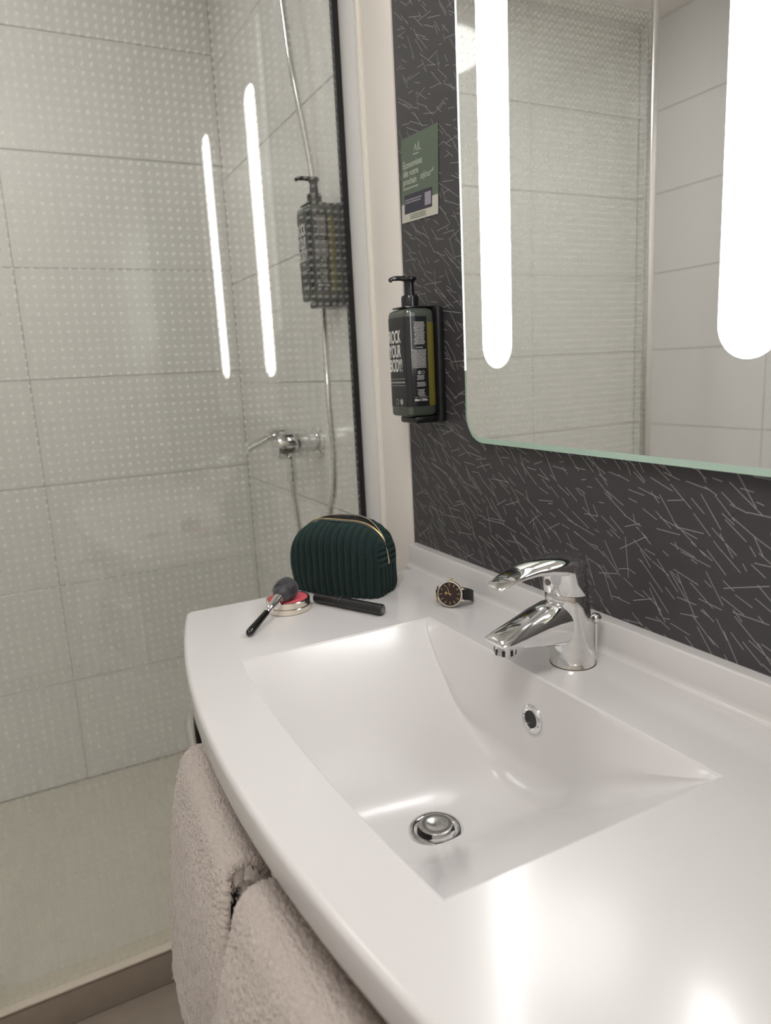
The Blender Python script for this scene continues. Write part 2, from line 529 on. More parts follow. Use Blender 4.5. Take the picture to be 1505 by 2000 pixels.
def wall_off(x):
    # how far the foot of the back wall stands forward of its rim
    u = max(0.0, BH - LIP - abs(x - BXM))
    return (0.031 if x < BXM else 0.018) * min(1.0, u / 0.11) ** 0.45 * (1 - 0.75 * sstep((u - 0.12) / 0.10))

LIP = 0.0022
bxs = [BXM - BH * math.cos(PI * i / NX) for i in range(NX + 1)]
gxs = [BXM - (BH - LIP) * math.cos(PI * i / NX) for i in range(NX + 1)]
def section(x):
    d = depth(x)
    yb, yf = BYB - LIP, byf(x) + LIP
    r = min(0.45 * d, 0.004 + 0.030 * max(sstep((d - 0.085) / 0.055), sstep((x - BXM) / 0.08)))
    b0, f0 = yb - wall_off(x), yf + 0.10 * d
    pts = []
    for k in range(7):
        t = k / 7
        pts.append((yb + (b0 - yb) * t, -(d - r) * t))
    for k in range(9):
        a = PI / 2 * k / 8
        pts.append((b0 - r * (1 - math.cos(a)), -(d - r) - r * math.sin(a)))
    for k in range(1, 13):
        t = k / 13
        pts.append((b0 - r + (f0 + r - (b0 - r)) * t, -d))
    for k in range(9):
        a = PI / 2 * k / 8
        pts.append((f0 + r * (1 - math.sin(a)), -(d - r) - r * math.cos(a)))
    for k in range(7):
        t = (k + 1) / 7
        pts.append((f0 + (yf - f0) * t, -(d - r) * (1 - t)))
    return pts
secs = [section(x) for x in gxs]
NYP = len(secs[0])
grid = [[(gxs[i], y, z - 0.0022) for y, z in secs[i]] for i in range(NX + 1)]
def hole_y(i, j):
    y0, y1 = secs[i][0][0], secs[i][-1][0]
    return BYB + (byf(bxs[i]) - BYB) * (secs[i][j][0] - y0) / (y1 - y0)
# hole outline (clockwise from back-left): back, right, front, left
def hole_loop():
    L = [(x, BYB) for x in bxs]
    L += [(BX1, hole_y(NX, j)) for j in range(1, NYP)]
    L += [(bxs[i], byf(bxs[i])) for i in range(NX - 1, -1, -1)]
    L += [(BX0, hole_y(0, j)) for j in range(NYP - 2, 0, -1)]
    return L
def grid_loop():
    L = [(i, 0) for i in range(NX + 1)]
    L += [(NX, j) for j in range(1, NYP)]
    L += [(i, NYP - 1) for i in range(NX - 1, -1, -1)]
    L += [(0, j) for j in range(NYP - 2, 0, -1)]
    return L
H, G = hole_loop(), grid_loop()
vs = [p for row in grid for p in row]
fs = []
for i in range(NX):
    for j in range(NYP - 1):
        a = i * NYP + j
        fs.append((a, a + 1, a + NYP + 1, a + NYP))
base = len(vs)
mid = []
for k, (hx, hy) in enumerate(H):
    gx, gy, gz = grid[G[k][0]][G[k][1]]
    mid.append((hx + (gx - hx) * 0.35, hy + (gy - hy) * 0.35, -0.00035))
vs += mid
b2 = len(vs)
vs += [(x, y, 0.0) for x, y in H]
nh = len(H)
for k in range(nh):
    k2 = (k + 1) % nh
    g = G[k][0] * NYP + G[k][1]; g2 = G[k2][0] * NYP + G[k2][1]
    fs.append((g, g2, base + k2, base + k))
    fs.append((base + k, base + k2, b2 + k2, b2 + k))
basin = obj('basin', vs, fs, M['solid'], van, True, sharp=24)

# top plate: outer outline sampled with the same counts as the hole
ins = 0.007
def outer_pt(k, inset, z):
    # position of outline point k of the outer edge, inset by the edge radius
    if k <= NX:
        t = (bxs[k] - BX0) / (BX1 - BX0); x = VX0 + (VX1 - VX0) * t
        return (min(max(x, VX0 + inset), VX1 - inset), 0.0, z)
    if k <= NX + NYP - 1:
        t = (hole_y(NX, k - NX) - BYB) / (byf(BX1) - BYB)
        y1 = yfront(VX1) + 0.006
        return (VX1 - inset, max(y1 * t, y1 + inset), z)
    if k <= NX + NYP - 1 + NX:
        i = NX - (k - (NX + NYP - 1)); t = (bxs[i] - BX0) / (BX1 - BX0)
        x = VX0 + (VX1 - VX0) * t
        sl = 0.544 * (x - 0.545); L = math.sqrt(1 + sl * sl)
        xo = x - inset * sl / L * 0.6
        y = yfront(x) + inset
        # small rounding of the plan corners
        e = min(x - VX0, VX1 - x)
        if e < 0.012: y += (0.012 - e) ** 2 / 0.024
        return (min(max(xo, VX0 + inset), VX1 - inset), y, z)
    j = NYP - 1 - (k - (NX + NYP - 1 + NX))
    t = (hole_y(0, j) - BYB) / (byf(BX0) - BYB)
    y1 = yfront(VX0) + 0.006
    return (VX0 + inset, max(y1 * t, y1 + inset), z)
rings = [[(x, y, 0.0) for x, y in H], [outer_pt(k, ins + 0.006, 0.0) for k in range(nh)]]
TH = 0.034
for q in range(6):
    a = PI / 2 * q / 5
    rings.append([outer_pt(k, ins * (1 - math.sin(a)), -ins * (1 - math.cos(a))) for k in range(nh)])
for q in range(4):
    a = PI / 2 * q / 3
    rings.append([outer_pt(k, 0.004 * (1 - math.cos(a)), -TH + 0.004 - 0.004 * math.sin(a)) for k in range(nh)])
rings.append([(x, y, -TH) for x, y in [(BXM + (hx - BXM) * 1.05, -0.285 + (hy + 0.285) * 1.06) for hx, hy in H]])
loft('countertop', rings, M['solid'], van, caps=False, sharp=28)
# upstand along the wall, with a soft cove at its foot
prof = [(0.0, 0.0423), (-0.0150, 0.0423), (-0.0172, 0.0416), (-0.0185, 0.0398), (-0.0187, 0.010), (-0.0195, 0.005), (-0.0218, 0.0018), (-0.0260, 0.0004), (-0.0262, -0.004), (0.0, -0.004)]
loft('upstand', [[(x, y * s, z) for y, z in prof] for x, s in ((0.0100, 1), (1.062, 1))], M['solid'], van, sharp=50)
# underside casing of the bowl
bm = bmesh.new()
lo = [(BX0 - 0.012, BYB + 0.018), (BX1 + 0.012, BYB + 0.018), (BX1 + 0.012, -0.457), (BX0 - 0.012, -0.457)]
r1 = [(x, y, -TH) for x, y in lo]
r2 = [(BXM + (x - BXM) * 0.85, -0.29 + (y + 0.29) * 0.9, -0.165) for x, y in lo]
bm.free()
loft('bowl_casing', [r1, r2], M['casing'], van, caps=False, smooth=False)
# dark end boards that carry the top and the rail
for x in (0.1015, 0.9885):
    o = box('end_board', (x - 0.0085, -0.4455, -0.30), (x + 0.0085, -0.002, -TH), M['board'], van, bevel=0.001); o['label'] = 'dark brown end board under the top'
# drain
DX, DY, DZ = 0.545, -0.292, -0.1450
dr = lathe('drain_ring', [(0.0215, -0.012), (0.0215, 0.0003), (0.0235, 0.0022), (0.0275, 0.0030), (0.0305, 0.0022), (0.0318, 0.0003), (0.0318, -0.006)], M['chrome'], van, 64, (DX, DY, DZ), caps=False)
dr['label'] = 'chrome ring of the drain'
lathe('drain_throat', [(0.0228, 0.0006), (0.0215, 0.0001), (0.001, 0.0001)], M['dark'], dr, 40, (DX, DY, DZ), caps=False)
o = lathe('drain_plug', [(0.0170, -0.008), (0.0180, 0.0050), (0.0196, 0.0066), (0.0194, 0.0078), (0.0150, 0.0084), (0.0095, 0.0070), (0.0045, 0.0060), (0.0005, 0.0058)], M['satin'], dr, 48, (DX, DY, DZ), sharp=60)
o['label'] = 'dull metal pop-up plug'
# overflow
OV = (0.5303, BYB - LIP - wall_off(0.5303) * 0.0555 / 0.111 - 0.0002, -0.0575)
ov = lathe('overflow_ring', [(0.0105, -0.004), (0.0110, 0.0022), (0.0132, 0.0034), (0.0160, 0.0028), (0.0182, 0.0008), (0.0184, -0.004)], M['chrome'], van, 48, OV, (0, -1, 0.065), caps=False)
lathe('overflow_hole', [(0.0110, 0.0010), (0.0106, 0.0006), (0.0003, 0.0005)], M['dark'], ov, 32, OV, (0, -1, 0.065), caps=False)

# ------------------------------------------------------------------ towel rail under the front edge
rail = empty('towel_rail', (0.545, -0.512, CZ - 0.14))
tag(rail, 'bowed metal towel rail under the front edge of the vanity top', 'towel rail')
rp = [(-0.4335, 0.065, 0.0), (-0.4330, 0.054, 0.0), (-0.427, 0.043, 0.0), (-0.412, 0.0345, 0.0), (-0.33, 0.0218, 0), (-0.22, 0.0097, 0), (-0.11, 0.0024, 0), (0, 0.0, 0)]
full = rp + [(-x, y, z) for x, y, z in rp[-2::-1]]
tube('bar', spline(full, 100), 0.0102, M['rail'], rail, 20)
for s_ in (-1, 1):
    lathe('end_flange', [(0.0155, 0.0), (0.0155, 0.003), (0.0105, 0.005)], M['rail'], rail, 24, (s_ * 0.4335, 0.0665, 0.0), (0, -1, 0))
# ------------------------------------------------------------------ mixer tap
tap = empty('basin_mixer_tap', (0.527, -0.0726, CZ))
tag(tap, 'chrome single-lever mixer tap standing behind the basin', 'tap')
def ell(cx, cy, cz, rx, ry, n=40, tilt=0.0):
    r = []
    for k in range(n):
        a = 2 * PI * k / n
        yy = ry * math.sin(a)
        r.append((cx + rx * math.cos(a), cy + yy * math.cos(tilt), cz + yy * math.sin(tilt)))
    return r
lean = -0.115
axis_y = lambda z: lean * z
body = []
for z, r in ((0.0003, 0.0279), (0.0018, 0.0279), (0.0022, 0.0276), (0.02, 0.0274), (0.05, 0.0271), (0.08, 0.0270), (0.0925, 0.0268), (0.0938, 0.0262)):
    body.append(ell(0, axis_y(z), z, r, r, 56, -0.09 if z > 0.05 else 0))
loft('body', body, M['limed'], tap, sharp=40)
lathe('base_gasket', [(0.0287, 0.0001), (0.0287, 0.0011), (0.027, 0.0011)], mat('tarnished_gasket', (0.10, 0.085, 0.05), 0.6), tap, 48)
# hub and lever: one swept skin from the back of the hub to the lever tip
hub = []
for z, r in ((0.0942, 0.0262), (0.0952, 0.0270), (0.110, 0.0272), (0.124, 0.0272)):
    hub.append(ell(0, axis_y(z), z, r, r, 56, -0.09))
for z, r in ((0.1310, 0.0266), (0.1355, 0.0245), (0.1385, 0.020), (0.1400, 0.012), (0.1403, 0.001)):
    hub.append(ell(0, axis_y(z) + 0.0005, z, r, r, 56, -0.20))
lev = loft('lever_hub', hub, M['chrome'], tap, sharp=60)
def dsec(y, zt, zb, w, n=36, flat=0.55):
    """lever / spout cross-section: domed top, flatter belly"""
    r = []
    zc = (zt + zb) / 2; hh = (zt - zb) / 2
    for k in range(n):
        a = 2 * PI * k / n
        c, s = math.cos(a), math.sin(a)
        e = 0.75 if s > 0 else flat
        r.append((w * math.copysign(abs(c) ** (e if s <= 0 else 0.85), c), y, zc + hh * math.copysign(abs(s) ** (0.9 if s > 0 else flat), s)))
    return r
ls = [(0.004, 0.1415, 0.118, 0.020), (-0.012, 0.1435, 0.118, 0.0255), (-0.032, 0.1440, 0.121, 0.0262), (-0.050, 0.1425, 0.1245, 0.0245), (-0.068, 0.1395, 0.1275, 0.0222), (-0.086, 0.1350, 0.1262, 0.0198),
      (-0.102, 0.1296, 0.1226, 0.0176), (-0.114, 0.1245, 0.1190, 0.0158), (-0.1195, 0.1212, 0.1172, 0.0140), (-0.1205, 0.1200, 0.1178, 0.0125)]
o = loft('lever', [dsec(*s) for s in ls], M['chrome'], lev, sharp=50)
# spout
ss = [(0.000, 0.088, 0.030, 0.0205), (-0.020, 0.0895, 0.030, 0.0240), (-0.040, 0.0875, 0.0325, 0.0252), (-0.060, 0.0815, 0.0360, 0.0248), (-0.080, 0.0735, 0.0395, 0.0238), (-0.098, 0.0665, 0.0430, 0.0226),
      (-0.112, 0.0605, 0.0460, 0.0214), (-0.1185, 0.0570, 0.0482, 0.0200), (-0.1205, 0.0545, 0.0505, 0.0185)]
spt = loft('spout', [dsec(y, zt, zb, w, flat=0.7) for y, zt, zb, w in ss], M['chrome'], tap, sharp=50)
lathe('aerator', [(0.0128, 0.006), (0.0128, -0.010), (0.0120, -0.0118), (0.0095, -0.0118), (0.0092, -0.009), (0.0005, -0.009)], M['satin'], spt, 32, (0, -0.1035, 0.0455), (0, 0.16, 1), sharp=30)
for k in range(8):
    a = 2 * PI * k / 8
    box('notch', (-0.0018, -0.0004, -0.0035), (0.0018, 0.0006, 0.0035), M['dark'], spt, loc=(0.0126 * math.cos(a), -0.1045 + 0.0126 * math.sin(a), 0.0400)).rotation_euler = (0, 0, a - PI / 2)
lathe('temperature_dot', [(0.0045, 0.0), (0.0040, 0.0012), (0.0005, 0.0014)], mat('grey_red_dot', (0.22, 0.17, 0.16), 0.4), lev, 20, (0.0, axis_y(0.112) - 0.0268, 0.1120), (0, -1, 0.1))
# pop-up rod with ball knob behind the body
tube('lift_rod', [(0.0, 0.0375, -0.0005), (0.0, 0.0375, 0.044)], 0.0028, M['chrome'], tap, 12)
lathe('lift_knob', [(0.0005, 0.0), (0.0045, 0.001), (0.0070, 0.005), (0.0070, 0.009), (0.0045, 0.0125), (0.0005, 0.0135)], M['chrome'], tap, 24, (0.0, 0.0375, 0.0430), sharp=60)

# ------------------------------------------------------------------ soap dispensers
def dispenser():
    """origin on the wall at the bottom centre of the bottle; wall plane y = 0, bottle towards -y"""
    t = empty('soap_dispenser')
    w, d0, d1, h = 0.0335, -0.069, -0.0125, 0.1755
    rr = 0.010
    def ring(z, g, r):
        x0, x1, y0, y1 = -w + g, w - g, d0 + g, d1 - g
        p = []
        for cx, cy, a0 in ((x1 - r, y0 + r, -PI / 2), (x1 - r, y1 - r, 0), (x0 + r, y1 - r, PI / 2), (x0 + r, y0 + r, PI)):
            for k in range(7):
                a = a0 + PI / 2 * k / 6
                p.append((cx + r * math.cos(a), cy + r * math.sin(a), z))
        return p
    cy = (d0 + d1) / 2
    loft('bottle', [ring(0.0, 0.004, rr), ring(0.0015, 0.0015, rr), ring(0.004, 0, rr), ring(h - 0.008, 0, rr), ring(h - 0.003, 0.0015, rr), ring(h, 0.005, rr), ring(h + 0.002, 0.014, rr)], M['bottle'], t)
    lq = loft('liquid', [ring(0.0168, -0.0002, rr), ring(h - 0.022, -0.0002, rr)], M['liquid'], t); lq['label'] = 'olive soap seen through the bottle'
    # wrap-round label: front, rounded corner, both sides but not the back
    def lab(z, g):
        full = ring(z, g, rr)
        p = [q for q in full if q[1] < d0 + rr + 1e-6]          # front corners
        yb = d1 - 0.0175
        rgt = [(w - g, d0 + rr + (yb - d0 - rr) * k / 3, z) for k in range(1, 4)]
        lft = [(-w + g, d0 + rr + (yb - d0 - rr) * k / 3, z) for k in range(3, 0, -1)]
        fr = sorted([q for q in p if q[0] < 0], key=lambda q: -q[1])
        fr = sorted([q for q in p if q[0] < 0], key=lambda q: (q[0] + 0, -q[1]))
        left_c = [q for q in full[21:28]]; right_c = [q for q in full[0:7]]
        return lft + left_c + right_c + rgt
    a, b, c, e = lab(0.0165, -0.0005), lab(h - 0.0125, -0.0005), lab(h - 0.0125, 0.0006), lab(0.0165, 0.0006)
    n = len(a)
    vs = a + b + c + e
    fs = []
    for k in range(n - 1):
        fs += [(k, k + 1, n + k + 1, n + k), (n + k, n + k + 1, 2 * n + k + 1, 2 * n + k), (3 * n + k, 3 * n + k + 1, k + 1, k)]
    fs += [(0, n, 2 * n, 3 * n), (n - 1, 2 * n - 1, 3 * n - 1, 4 * n - 1)]
    lb = obj('label', vs, fs, M['label'], t, True, sharp=40)
    yF = d0 - 0.0007
    # front lettering
    for k, wd in enumerate(('ROCK', 'YOUR', 'BODY!')):
        text('lettering', wd, 0.0285, M['white'], lb, (-0.0262, yF, 0.1225 - 0.0235 * k), (PI / 2, 0, 0), xs=0.50, bold=0.0006)
    bars = []
    def bar(x0, x1, z, hh):
        bars.append([(x0, yF, z), (x1, yF, z), (x1, yF, z + hh), (x0, yF, z + hh)])
    bar(-0.026, 0.0235, 0.0625, 0.0006); bar(-0.026, 0.0235, 0.0515, 0.0006)
    bx = -0.026
    while bx < 0.022:                                # the small line between the rules, too small to read
        bw = SEED.uniform(0.002, 0.006); bar(bx, min(bx + bw, 0.0235), 0.0558, 0.0024); bx += bw + 0.0009
    for cx in (-0.006, 0.009):                        # two round emblems at the foot
        pts = []
        for k in range(20):
            a0, a1 = 2 * PI * k / 20, 2 * PI * (k + 1) / 20
            ro, ri = 0.0050, (0.0041 if cx < 0 else 0.0006)
            bars.append([(cx + ro * math.cos(a0), yF, 0.0245 + ro * math.sin(a0)), (cx + ro * math.cos(a1), yF, 0.0245 + ro * math.sin(a1)),
                         (cx + ri * math.cos(a1), yF, 0.0245 + ri * math.sin(a1)), (cx + ri * math.cos(a0), yF, 0.0245 + ri * math.sin(a0))])
    # side print on +x: lines of small type too small to read, symbols, contents line
    xS = w + 0.0008
    yA, yB = d0 + 0.009, d1 - 0.0195
    def sbar(y0, y1, z, hh):
        bars.append([(xS, y0, z), (xS, y1, z), (xS, y1, z + hh), (xS, y0, z + hh)])
    def para(z0, z1, ya, yb, rag):
        z = z1
        while z > z0:
            y = ya + SEED.uniform(0, rag); ye = yb - SEED.uniform(0, rag)
            while y < ye:
                wd = SEED.uniform(0.0012, 0.0042); sbar(y, min(y + wd, ye), z, 0.0010); y += wd + 0.0006
            z -= 0.00205
    para(0.1165, 0.1530, yA + 0.004, yB - 0.001, 0.0035)
    sbar(yA + 0.008, yB - 0.007, 0.1125, 0.0009)
    para(0.0790, 0.1085, yA, yB - 0.0005, 0.002)
    para(0.0600, 0.0665, yA + 0.007, yB - 0.006, 0.002)
    para(0.0480, 0.0555, yA + 0.006, yB - 0.004, 0.002)
    para(0.0330, 0.0435, yA + 0.007, yB - 0.004, 0.004)
    sbar(yA + 0.002, yB, 0.0312, 0.0005)
    for cy_, ri in ((yA + 0.0125, 0.0012), (yA + 0.0195, 0.0022)):
        for k in range(16):
            a0, a1 = 2 * PI * k / 16, 2 * PI * (k + 0.8) / 16
            ro = 0.0029
            bars.append([(xS, cy_ + ro * math.cos(a0), 0.0722 + ro * math.sin(a0)), (xS, cy_ + ro * math.cos(a1), 0.0722 + ro * math.sin(a1)),
                         (xS, cy_ + ri * math.cos(a1), 0.0722 + ri * math.sin(a1)), (xS, cy_ + ri * math.cos(a0), 0.0722 + ri * math.sin(a0))])
    quads('small_print', bars, M['grey'], lb)
    text('lettering', '480ml\u212e / 16.23 fl.oz', 0.0052, M['white'], lb, (xS, yA + 0.0015, 0.0255), (PI / 2, 0, PI / 2), xs=0.58, bold=0.00012)
    # pump
    pz = h + 0.002
    pm = lathe('pump', [(0.0140, pz - 0.001), (0.0145, pz + 0.001), (0.0145, pz + 0.018), (0.0128, pz + 0.0215), (0.0085, pz + 0.0225), (0.0085, pz + 0.030), (0.0075, pz + 0.040), (0.0095, pz + 0.0445), (0.0125, pz + 0.0465), (0.0125, pz + 0.0495), (0.010, pz + 0.0512), (0.0005, pz + 0.0515)], M['black'], t, 36, (0, cy, 0), sharp=50)
    pts = spline([(0, cy, pz + 0.0480), (0, cy - 0.018, pz + 0.0488), (0, cy - 0.031, pz + 0.0478), (0, cy - 0.0365, pz + 0.0445)], 14)
    tube('nozzle', pts, [0.0045] * 4 + [0.0040] * 5 + [0.0034] * 6, M['black'], pm, 14)
    # wall holder: back plate, foot, clamp over the shoulder
    hl = box('wall_holder', (-0.0395, -0.0125, -0.012), (0.0405, -0.0002, 0.178), M['blacksatin'], t, bevel=0.004, seg=3); hl['label'] = 'black wall bracket holding the bottle'
    box('foot', (-0.024, -0.056, -0.0125), (0.0305, -0.008, -0.0005), M['black'], hl, bevel=0.004, seg=3)
    box('neck_clamp', (-0.0225, cy - 0.0225, h + 0.0022), (0.0225, -0.004, h + 0.0048), M['black'], hl, bevel=0.001)
    return t
d1 = dispenser()
d1.location = (0.0945, 0, CZ + 0.2921)
tag(d1, 'black pump soap bottle in a wall holder on the charcoal wallpaper beside the mirror', 'soap dispenser', group='wall soap dispensers')
d2 = copy_tree(d1)
d2.location = (-0.280, 0, CZ + 0.5196)
d2.scale = (1.07, 1.07, 1.07)
tag(d2, 'black pump soap bottle on the tiled shower wall, seen through the dotted glass', 'soap dispenser', group='wall soap dispensers')

# ------------------------------------------------------------------ leaflet on the wallpaper
pw, ph = 0.1205, 0.1345
pos = empty('wall_leaflet', (0.0098, 0, CZ + 0.622), (0, math.radians(3.2), 0))
tag(pos, 'small green leaflet with pale French lettering stuck on the wallpaper above the soap bottle', 'leaflet')
sh = box('sheet', (0, -0.0012, 0.0), (pw, -0.0004, ph), M['poster'], pos)
fl = -0.0014
quads('cream_band', [[(0, fl, 0), (pw, fl, 0), (pw, fl, 0.030), (0, fl, 0.030)]], M['paper'], sh)
quads('navy_panel', [[(0.010, fl - 0.0002, 0.0135), (0.102, fl - 0.0002, 0.0135), (0.102, fl - 0.0002, 0.044), (0.010, fl - 0.0002, 0.044)]], M['navy'], sh)
quads('code_patch', [[(0.079, fl - 0.0004, 0.0185), (0.099, fl - 0.0004, 0.0185), (0.099, fl - 0.0004, 0.0385), (0.079, fl - 0.0004, 0.0385)]], M['lilac'], sh)
bars = []
for k in range(2):
    x = 0.013
    while x < 0.066:
        bw = SEED.uniform(0.003, 0.008); bars.append([(x, fl - 0.0004, 0.034 - 0.004 * k), (min(x + bw, 0.068), fl - 0.0004, 0.034 - 0.004 * k), (min(x + bw, 0.068), fl - 0.0004, 0.0363 - 0.004 * k), (x, fl - 0.0004, 0.0363 - 0.004 * k)]); x += bw + 0.0012
quads('small_print', bars, M['lilac'], sh)
bars = []
for k in range(3):
    x = 0.030
    while x < 0.082:
        bw = SEED.uniform(0.002, 0.006); bars.append([(x, fl - 0.0004, 0.0095 - 0.003 * k), (x + bw, fl - 0.0004, 0.0095 - 0.003 * k), (x + bw, fl - 0.0004, 0.0108 - 0.003 * k), (x, fl - 0.0004, 0.0108 - 0.003 * k)]); x += bw + 0.001
quads('small_print', bars, M['poster'], sh)
R0 = (PI / 2, 0, 0)
text('lettering', '\u00c9conomisez', 0.0145, M['lettergreen'], sh, (0.006, fl, 0.0865), R0, bold=0.0003, xs=0.93)
text('lettering', 'd\u00e8s votre', 0.0145, M['lettergreen'], sh, (0.006, fl, 0.0735), R0, bold=0.0003, xs=0.93)
text('lettering', 'prochain', 0.0145, M['lettergreen'], sh, (0.006, fl, 0.0605), R0, bold=0.0003, xs=0.9)
text('lettering', 's\u00e9jour*', 0.0150, M['lettergreen'], sh, (0.063, fl, 0.0620), R0, bold=0.0001, xs=0.95, shear=0.35)
bars = []
x = 0.006
while x < 0.056:
    bw = SEED.uniform(0.002, 0.006); bars.append([(x, fl, 0.053), (x + bw, fl, 0.053), (x + bw, fl, 0.0553), (x, fl, 0.0553)]); x += bw + 0.001
quads('small_print', bars, M['lettergreen'], sh)
# bent three-stroke emblem over a short line
def stroke(a, b, wd):
    a, b = Vector((a[0], fl, a[1])), Vector((b[0], fl, b[1]))
    d = (b - a).normalized(); nn = Vector((-d.z, 0, d.x)) * wd / 2
    return [a - nn, b - nn, b + nn, a + nn]
quads('emblem', [stroke((0.046, 0.109), (0.0495, 0.1185), 0.0018), stroke((0.0495, 0.1185), (0.053, 0.108), 0.0018), stroke((0.056, 0.107), (0.060, 0.121), 0.0018), stroke((0.060, 0.121), (0.062, 0.108), 0.0018), stroke((0.062, 0.108), (0.068, 0.1075), 0.0014), stroke((0.041, 0.104), (0.060, 0.1035), 0.0016)], M['lettergreen'], sh)

# ------------------------------------------------------------------ corduroy make-up bag
BW, BD, BHt = 0.0885, 0.047, 0.1215         # half length, half depth, height
fd = Vector((0.136, 0.0915, 0)).normalized()
bag_c = (0.0705, -0.1815)
bag = empty('makeup_bag', (bag_c[0], bag_c[1], CZ), (0, 0, math.atan2(fd.y, fd.x)))
tag(bag, 'dark green wide-ribbed corduroy make-up bag with a half-open zip', 'make-up bag')
NA, NZ = 760, 64
def plan(t, a, b, e=4.2):
    c, s = math.cos(t), math.sin(t)
    return (a * math.copysign(abs(c) ** (2 / e), c), b * math.copysign(abs(s) ** (2 / e), s))
ts = []
# arc-length sampling of the plan outline so that every rib has the same width
dense = [plan(2 * PI * k / 6000, BW, BD) for k in range(6001)]
acc = [0.0]
for k in range(6000):
    acc.append(acc[-1] + math.hypot(dense[k + 1][0] - dense[k][0], dense[k + 1][1] - dense[k][1]))
tot = acc[-1]
k = 0
samp = []
for q in range(NA):
    s = tot * q / NA
    while acc[k + 1] < s: k += 1
    samp.append((dense[k][0], dense[k][1], s))
NRIB = round(tot / 0.0127)
vs, fs = [], []
for iz in range(NZ + 1):
    v = iz / NZ
    # v 0..0.5 side wall, 0.5..1 roll over to the zip line
    for (x, y, s) in samp:
        ux = x / BW
        arch = 1 - 0.26 * abs(ux) ** 4.2                      # outline of the zip from end to end
        end = 0.5 + 0.5 * math.tanh((abs(ux) - 0.93) * 40)     # 1 on the short ends
        top = BHt * arch
        if v < 0.45:
            z = top * 0.66 * (v / 0.45); sy = 1.0; sx = 1.0
            bulge = 1 + 0.05 * math.sin(PI * min(1, z / (top * 0.75)))
            foot = 1 - 0.09 * max(0, 1 - z / 0.018) ** 2
            sy = bulge * foot; sx = (1 + 0.02 * math.sin(PI * z / top)) * (1 - 0.04 * max(0, 1 - z / 0.018) ** 2)
        else:
            a = (v - 0.45) / 0.55 * PI / 2
            z = top * (0.66 + 0.34 * math.sin(a) ** 1.05)
            if y > 0: z += 0.007 * math.sin(a) * max(0.0, math.sin(PI * min(1, max(0, (ux + 0.6) / 1.7))))   # gaping back half
            sy = (1 + 0.05 * math.sin(PI * 0.8)) * (0.07 + 0.93 * math.cos(a) ** 0.85)
            sx = 1.012 - 0.040 * (a / (PI / 2)) ** 2 - 0.012 * math.sin(a)
        px, py = x * sx, y * sy
        rib = abs(math.sin(PI * NRIB * s / tot)) ** 0.42
        if abs(ux) > 0.955 and z > 0.55 * top:                 # folded ends: ribs run level near the zip
            rib = abs(math.sin(z / 0.0098 * PI)) ** 0.55
        amp = 0.0058 * min(1, max(0.15, (1 - v) * 6))
        nx, ny = px / BW ** 1.0, py / BD
        L = math.hypot(nx ** 3, ny ** 3) + 1e-6
        dx, dy = nx ** 3 / L, ny ** 3 / L
        wob = noise.noise(Vector((px * 30, py * 30, z * 26))) * 0.0030
        if v < 0.45:
            px += dx * (amp * (rib - 0.75) + wob); py += dy * (amp * (rib - 0.75) + wob)
        else:
            nyv = math.cos((v - 0.45) / 0.55 * PI / 2)
            px += dx * nyv * (amp * (rib - 0.75) + wob); py += dy * nyv * (amp * (rib - 0.75) + wob)
            z += (1 - nyv) * (amp * (rib - 0.75))
        vs.append((px, py, max(0.0004, z + (wob * 0.5 if z > 0.02 else 0))))
for iz in range(NZ):
    for q in range(NA):
        a = iz * NA + q; b = iz * NA + (q + 1) % NA
        fs.append((a, b, b + NA, a + NA))
fs.append(tuple(range(NA)))
fs.append(tuple(NZ * NA + q for q in range(NA)))
obj('body', vs, fs, M['velvet'], bag, True)
def zip_line(off, lift=0.0, x0=-0.96, x1=1.0, n=70):
    pts = []
    for k in range(n + 1):
        ux = x0 + (x1 - x0) * k / n
        xx = ux * BW * 0.945
        arch = 1 - 0.26 * abs(ux) ** 4.2
        z = (0.007 * math.sin(PI * min(1, max(0, (ux + 0.6) / 1.7))) if off > 0 else 0) + BHt * arch + lift
        if ux > 0.985: z -= 0.0
        pts.append(Vector((xx, off * math.sin(PI * min(1, max(0, (ux + 0.75) / 1.75))) ** 0.8, z)))
    # run down the right-hand end
    for k in range(1, 12):
        pts.append(Vector((BW * 0.945 + 0.0070 * math.sin(k / 11 * PI / 2), 0, BHt * 0.74 + lift - 0.040 * k / 11)))
    return pts
def ribbon(name, ptsa, ptsb, material, parent):
    n = len(ptsa)
    return obj(name, list(ptsa) + list(ptsb), [(k, k + 1, n + k + 1, n + k) for k in range(n - 1)], material, parent, True)
A0, A1 = zip_line(-0.0105, 0.0012), zip_line(-0.0058, 0.0034)
B0, B1 = zip_line(0.0115, 0.0012), zip_line(0.0062, 0.0036)
ribbon('zip_gap_shade', zip_line(-0.0065, 0.0018), zip_line(0.007, 0.0016), M['zip_gap_shade'], bag)  # black strip painted in for the shade inside the open zip
zt = ribbon('zip_tape', A0, A1, M['ziptape'], bag)
ribbon('zip_tape', B0, B1, M['ziptape'], bag)
tube('zip_teeth', A1, 0.0009, M['gold'], zt, 6)
tube('zip_teeth', B1, 0.0009, M['palegold'], zt, 6)

